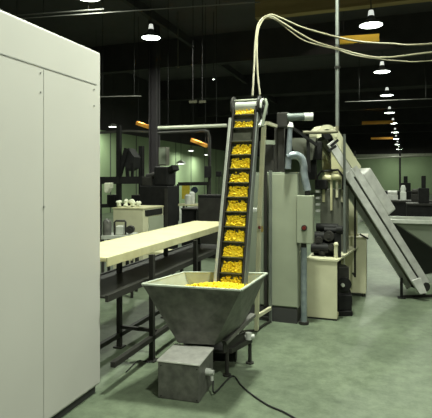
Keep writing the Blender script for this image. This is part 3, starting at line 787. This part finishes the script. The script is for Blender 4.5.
part(MB().box(s0, .0, .1, -.03, .1, .83, .95), 'block', 'steel_light', t, bevel=.01)
part(MB().box(s0, -.20, -.06, -.1, .2, .56, .6).box(s0, .02, .24, -.1, .2, .5, .54), 'shelf', 'cream_edge', t)
# small low bench seen under the cream belt
bz = W((146 - HU) / FPX * 6.9, 6.9, 0); b9 = Fr(bz)
t = thing('low_bench', 'low pale bench glimpsed beneath the level cream conveyor', 'bench', bz)
part(MB().box(b9, -.35, .45, 0, .35, .50, .54), 'top', 'cream_edge', t)
for x in (-.32, .42):
    for y in (.03, .32): part(MB().box(b9, x - .02, x + .02, y - .02, y + .02, 0, .5), 'leg', 'dark_steel', t)

# gantry with a dark inclined feeder
gd = 10.5
def gp(u, v, d=gd): return at(u, v, d)
g0 = W((119 - HU) / FPX * gd, gd, 0); g1 = W((149 - HU) / FPX * gd, gd, 0); g2 = W((99 - HU) / FPX * gd, gd, 0)
t = thing('feeder_gantry', 'black gantry with a slanted feeder arm before the lit left wall', 'gantry', g0)
for p, zz in ((g0, 2.75), (g1, 1.62), (g2, 1.62)):
    part(MB().bar(p, V((p.x, p.y, zz)), .09), 'post', 'black_iron', t)
part(MB().bar(gp(97, 180.5), gp(150, 180), .1, .16).bar(gp(97, 206), gp(150, 204), .06, .08), 'rail', 'black_iron', t)
part(MB().bar(gp(118.5, 178), gp(127, 148.5), .1, .08), 'feeder_arm', 'black_iron', t)
part(MB().prism([gp(125.5, 152), gp(128, 148), gp(134, 157), gp(133, 168), gp(127, 171), gp(123, 163)], V((0, .3, 0))), 'feeder_hood', 'black_iron', t)
part(MB().bar(gp(127, 168), gp(128, 180), .06).bar(gp(133, 163), gp(132, 180), .05), 'stay', 'black_iron', t)
part(MB().box(Fr(gp(112, 197)), -.1, .1, -.05, .2, -.2, .05), 'lower_box', 'black_iron', t, bevel=.01)
part(MB().box(Fr(gp(138, 195)), -.14, .14, -.05, .2, -.28, .0), 'lower_box', 'black_iron', t, bevel=.01)
p = gp(107, 189, 10.2)
sack = MB().prism([gp(103.5, 183, 10.2), gp(110, 182.5, 10.2), gp(109.5, 188, 10.2), gp(106, 193.5, 10.2), gp(103.8, 192.5, 10.2)], V((0, .16, 0)))
tag(sack.build('hanging_sack', 'pale_bag', loc=p, bevel=.03), 'pale sack hanging from the black gantry beside the white enclosure', 'sack')
# big dark machine
dm = W((153.5 - HU) / FPX * 9.2, 9.2, 0); dmf = Fr(dm)
t = thing('dark_machine', 'big black machine with a pale label plate beyond the cream conveyor', 'machine', dm)
part(MB().box(dmf, -.30, .30, 0, .5, .0, 1.45), 'body', 'black_iron', t, bevel=.02)
part(MB().box(dmf, -.02, .28, .05, .42, 1.45, 1.82), 'head', 'black_iron', t, bevel=.03)
part(MB().bar(dmf.p(.2, .2, 1.72), dmf.p(.42, .1, 1.80), .16, .1), 'arm', 'black_iron', t)
part(MB().box(dmf, -.30, -.1, .1, .5, 1.45, 1.62).cyl(dmf.p(-.25, .2, 1.62), dmf.p(.0, .2, 1.66), .06), 'motor', 'dark_steel', t, bevel=.01)
part(MB().box(dmf, .05, .19, -.02, 0, .96, 1.08), 'label_plate', 'grey_green_light', t)
part(MB().box(dmf, -.3, .3, -.03, 0, .55, .6).box(dmf, .24, .3, -.015, 0, .65, 1.4), 'rail', 'dark_steel', t)
dn = W((186.5 - HU) / FPX * 10.3, 10.3, 0); dnf = Fr(dn)
t = thing('black_bench', 'low black machine table between the black machine and the elevator', 'machine', dn)
part(MB().box(dnf, -.12, .22, 0, .7, 0, .92), 'body', 'black_iron', t, bevel=.01)
part(MB().box(dnf, -.12, .26, -.03, .72, .92, .95), 'top', 'dark_steel', t)
de = W((208 - HU) / FPX * 9.6, 9.6, 0); def_ = Fr(de)
t = thing('dark_cabinet', 'dark square cabinet at the far end of the level cream conveyor', 'cabinet', de)
part(MB().box(def_, -.22, .3, 0, .5, 0, 1.26), 'body', 'black_iron', t, bevel=.015)
part(MB().box(def_, -.2, .28, -.02, 0, .1, 1.2), 'door', 'dark_steel', t)
pb = at(163.5, 156, 14.2)
t = thing('wall_panel_box', 'grey box mounted high on the dark roof column', 'box', pb)
part(MB().box(Fr(pb), -.12, .14, -.1, .12, -.28, .26), 'housing', 'bagger_grey', t, bevel=.01)
part(MB().box(Fr(pb), -.09, .11, -.112, -.1, -.24, .22), 'cover', 'grey_green', t)
# notice board, further posts and rail before the green wall
yb = at(186, 190.5, 24)
nb = thing('notice_board', 'bright yellow notice sheet before the green wall', 'notice', yb)
part(MB().box(Fr(yb), -.22, .2, -.02, .02, -.42, .32), 'sheet', 'poster_yellow', nb)
part(MB().box(Fr(V((yb.x, yb.y + .06, 0))), -.03, .03, -.03, .03, 0, yb.z + .3), 'stand', 'dark_steel', nb)
rb_ = at(194.5, 190, 24)
rs = thing('round_sign', 'round dark blue sign right of the yellow notice sheet', 'sign', rb_)
part(MB().cyl(rb_, rb_ + V((0, .03, 0)), .17, n=24), 'disc', 'poster_blue', rs)
part(MB().box(Fr(V((rb_.x, rb_.y + .06, 0))), -.02, .02, -.02, .02, 0, rb_.z), 'stand', 'dark_steel', rs)
r0 = at(178, 184, 18)
t = thing('guard_rail', 'black level rail on posts in front of the green wall', 'rail', V((r0.x, r0.y, 0)))
r1 = at(208, 183.5, 18)
part(MB().bar(r0, r1, .09, .13), 'rail', 'black_iron', t)
for p in (r0, r1): part(MB().bar(V((p.x, p.y, 0)), p, .07), 'post', 'black_iron', t)
for lab, u, v, dd, w, h in (('small white drum standing left on the far pale table', 188, 205, 15, .10, .26), ('tall white drum standing right on the far pale table', 192, 202, 15.2, .09, .34)):
    c = at(u, v, dd); c.z = .78
    o = MB().lathe(c, [(0, 0), (w, 0), (w * 1.04, h * .5), (w, h), (w * .5, h + .05), (0, h + .05)], 16).build('white_drum', 'white_plastic', loc=c, smooth=True)
    tag(o, lab, 'drum', 'white drums far left')
c = at(190, 214, 15.1); c.z = 0
t = thing('pale_table', 'far pale table before the green wall with white drums on it', 'table', c)
part(MB().box(Fr(c), -.4, .5, -.35, .4, .74, .78), 'top', 'cream_edge', t)
for x in (-.36, .46):
    for y in (-.3, .35): part(MB().box(Fr(c), x - .03, x + .03, y - .03, y + .03, 0, .74), 'leg', 'dark_steel', t)
wb = at(219, 174, 13); 
t = thing('wall_switch', 'small black box on a stalk just left of the elevator', 'switch box', V((wb.x, wb.y, 0)))
part(MB().box(Fr(wb), -.07, .07, -.04, .04, -.07, .07), 'housing', 'black_iron', t, bevel=.01)
part(MB().cyl(V((wb.x, wb.y, 0)), wb, .012, n=8), 'stalk', 'dark_steel', t)
# pale bars in the roof, small lights put into their colour
for lab, u0, u1 in (('left pale bar coloured for a small light in the dark roof left of the elevator', 189, 197), ('right pale bar coloured for a small light in the dark roof left of the elevator', 199, 206)):
    a, b = at(u0, 102, 12), at(u1, 101.5, 12)
    t = thing('pale_roof_bar', lab, 'bracket', (a + b) / 2, 'pale roof bars')
    part(MB().bar(a, b, .05, .06), 'cleat', 'hose_cream', t)  # pale bar standing in for a small roof light
    part(MB().cyl((a + b) / 2, V(((a.x + b.x) / 2, (a.y + b.y) / 2, 6.75)), .01, n=6), 'hanger', 'dark_beam', t)

# ================================================================== FAR RIGHT BACKGROUND
def bench(label, u, d, w, dep, h, mat='dark_steel', name='work_bench'):
    c = W((u - HU) / FPX * d, d, 0); f = Fr(c)
    t = thing(name, label, 'bench', c, 'far work benches')
    part(MB().box(f, -w / 2, w / 2, 0, dep, h - .06, h), 'top', mat, t)
    part(MB().box(f, -w / 2 + .05, w / 2 - .05, .05, dep - .05, .1, h - .06), 'cupboard', 'black_iron', t)
    for x in (-w / 2 + .05, w / 2 - .05): part(MB().box(f, x - .04, x + .04, .04, dep - .04, 0, h - .06), 'leg', 'black_iron', t)
    return f, h
f1, h1_ = bench('dark work bench far right, loaded with small machines', 398, 17, 2.4, .9, .80)
f2, h2_ = bench('dark work bench at the right edge beyond the grey bin', 437, 14.5, 1.7, .8, .82)
f3, h3_ = bench('farthest dark work bench below the lamp row', 388, 26, 3.0, 1, .9)
def gadget(label, f, x, h, w, hh, mat, kind=0, y=.3):
    c = f.p(x, y, h)
    t = thing('bench_machine', label, 'machine', c, 'small machines on the far benches')
    g = Fr(c)
    part(MB().box(g, -w / 2, w / 2, -.15, .2, 0, hh * .55), 'base', mat, t, bevel=.015)
    if kind == 0:
        part(MB().box(g, -w * .2, w * .2, -.05, .1, hh * .55, hh), 'column', mat, t, bevel=.01)
    elif kind == 1:
        part(MB().cyl(g.p(-w * .45, 0, hh * .75), g.p(w * .45, 0, hh * .75), hh * .22), 'motor', mat, t, smooth=True)
    else:
        part(MB().lathe(g.p(0, 0, hh * .55), [(w * .4, 0), (w * .5, hh * .2), (w * .3, hh * .42), (0, hh * .45)], 14), 'bowl', mat, t, smooth=True)
gadget('tall white bottle shaped machine on the far right bench', f1, .18, h1_, .2, .55, 'white_plastic', 2)
gadget('pale motor on the far right bench left of the white machine', f1, -.18, h1_, .36, .36, 'galvanised', 1)
gadget('dark upright machine at left end of the far right bench', f1, -.75, h1_, .36, .62, 'black_iron', 0)
gadget('dark motor at right end of the far right bench', f1, .65, h1_, .4, .42, 'dark_steel', 1)
gadget('tall black machine on the right edge bench', f2, -.35, h2_, .3, .85, 'black_iron', 0)
gadget('squat dark machine on the right edge bench', f2, .25, h2_, .5, .5, 'dark_steel', 1)
gadget('black upright machine on the farthest bench, left', f3, -.8, h3_, .4, .95, 'black_iron', 0)
gadget('black upright machine on the farthest bench, right', f3, .9, h3_, .5, .8, 'black_iron', 0)

# ================================================================== CAMERA, AIR, OUTPUT
cam = bpy.data.cameras.new('camera'); co = bpy.data.objects.new('camera', cam); COL.objects.link(co)
co.location = (0, 0, CAM_H); co.rotation_euler = (math.radians(90), 0, YAW)
cam.sensor_width = 36; cam.sensor_fit = 'HORIZONTAL'; cam.lens = 36 * FPX / 432
cam.shift_y = -31 / 432
cam.clip_end = 200
SC.camera = co
w = bpy.data.worlds.new('world'); SC.world = w; w.use_nodes = True
w.node_tree.nodes['Background'].inputs['Color'].default_value = (.02, .02, .022, 1)
w.node_tree.nodes['Background'].inputs['Strength'].default_value = .5
SC.view_settings.view_transform = 'Standard'; SC.view_settings.look = 'None'
SC.view_settings.gamma = 1; SC.view_settings.use_curve_mapping = False
SC.view_settings.exposure = -0.25
SC.cycles.use_denoising = True
SC.cycles.max_bounces = 6
SC.cycles.sample_clamp_indirect = 6
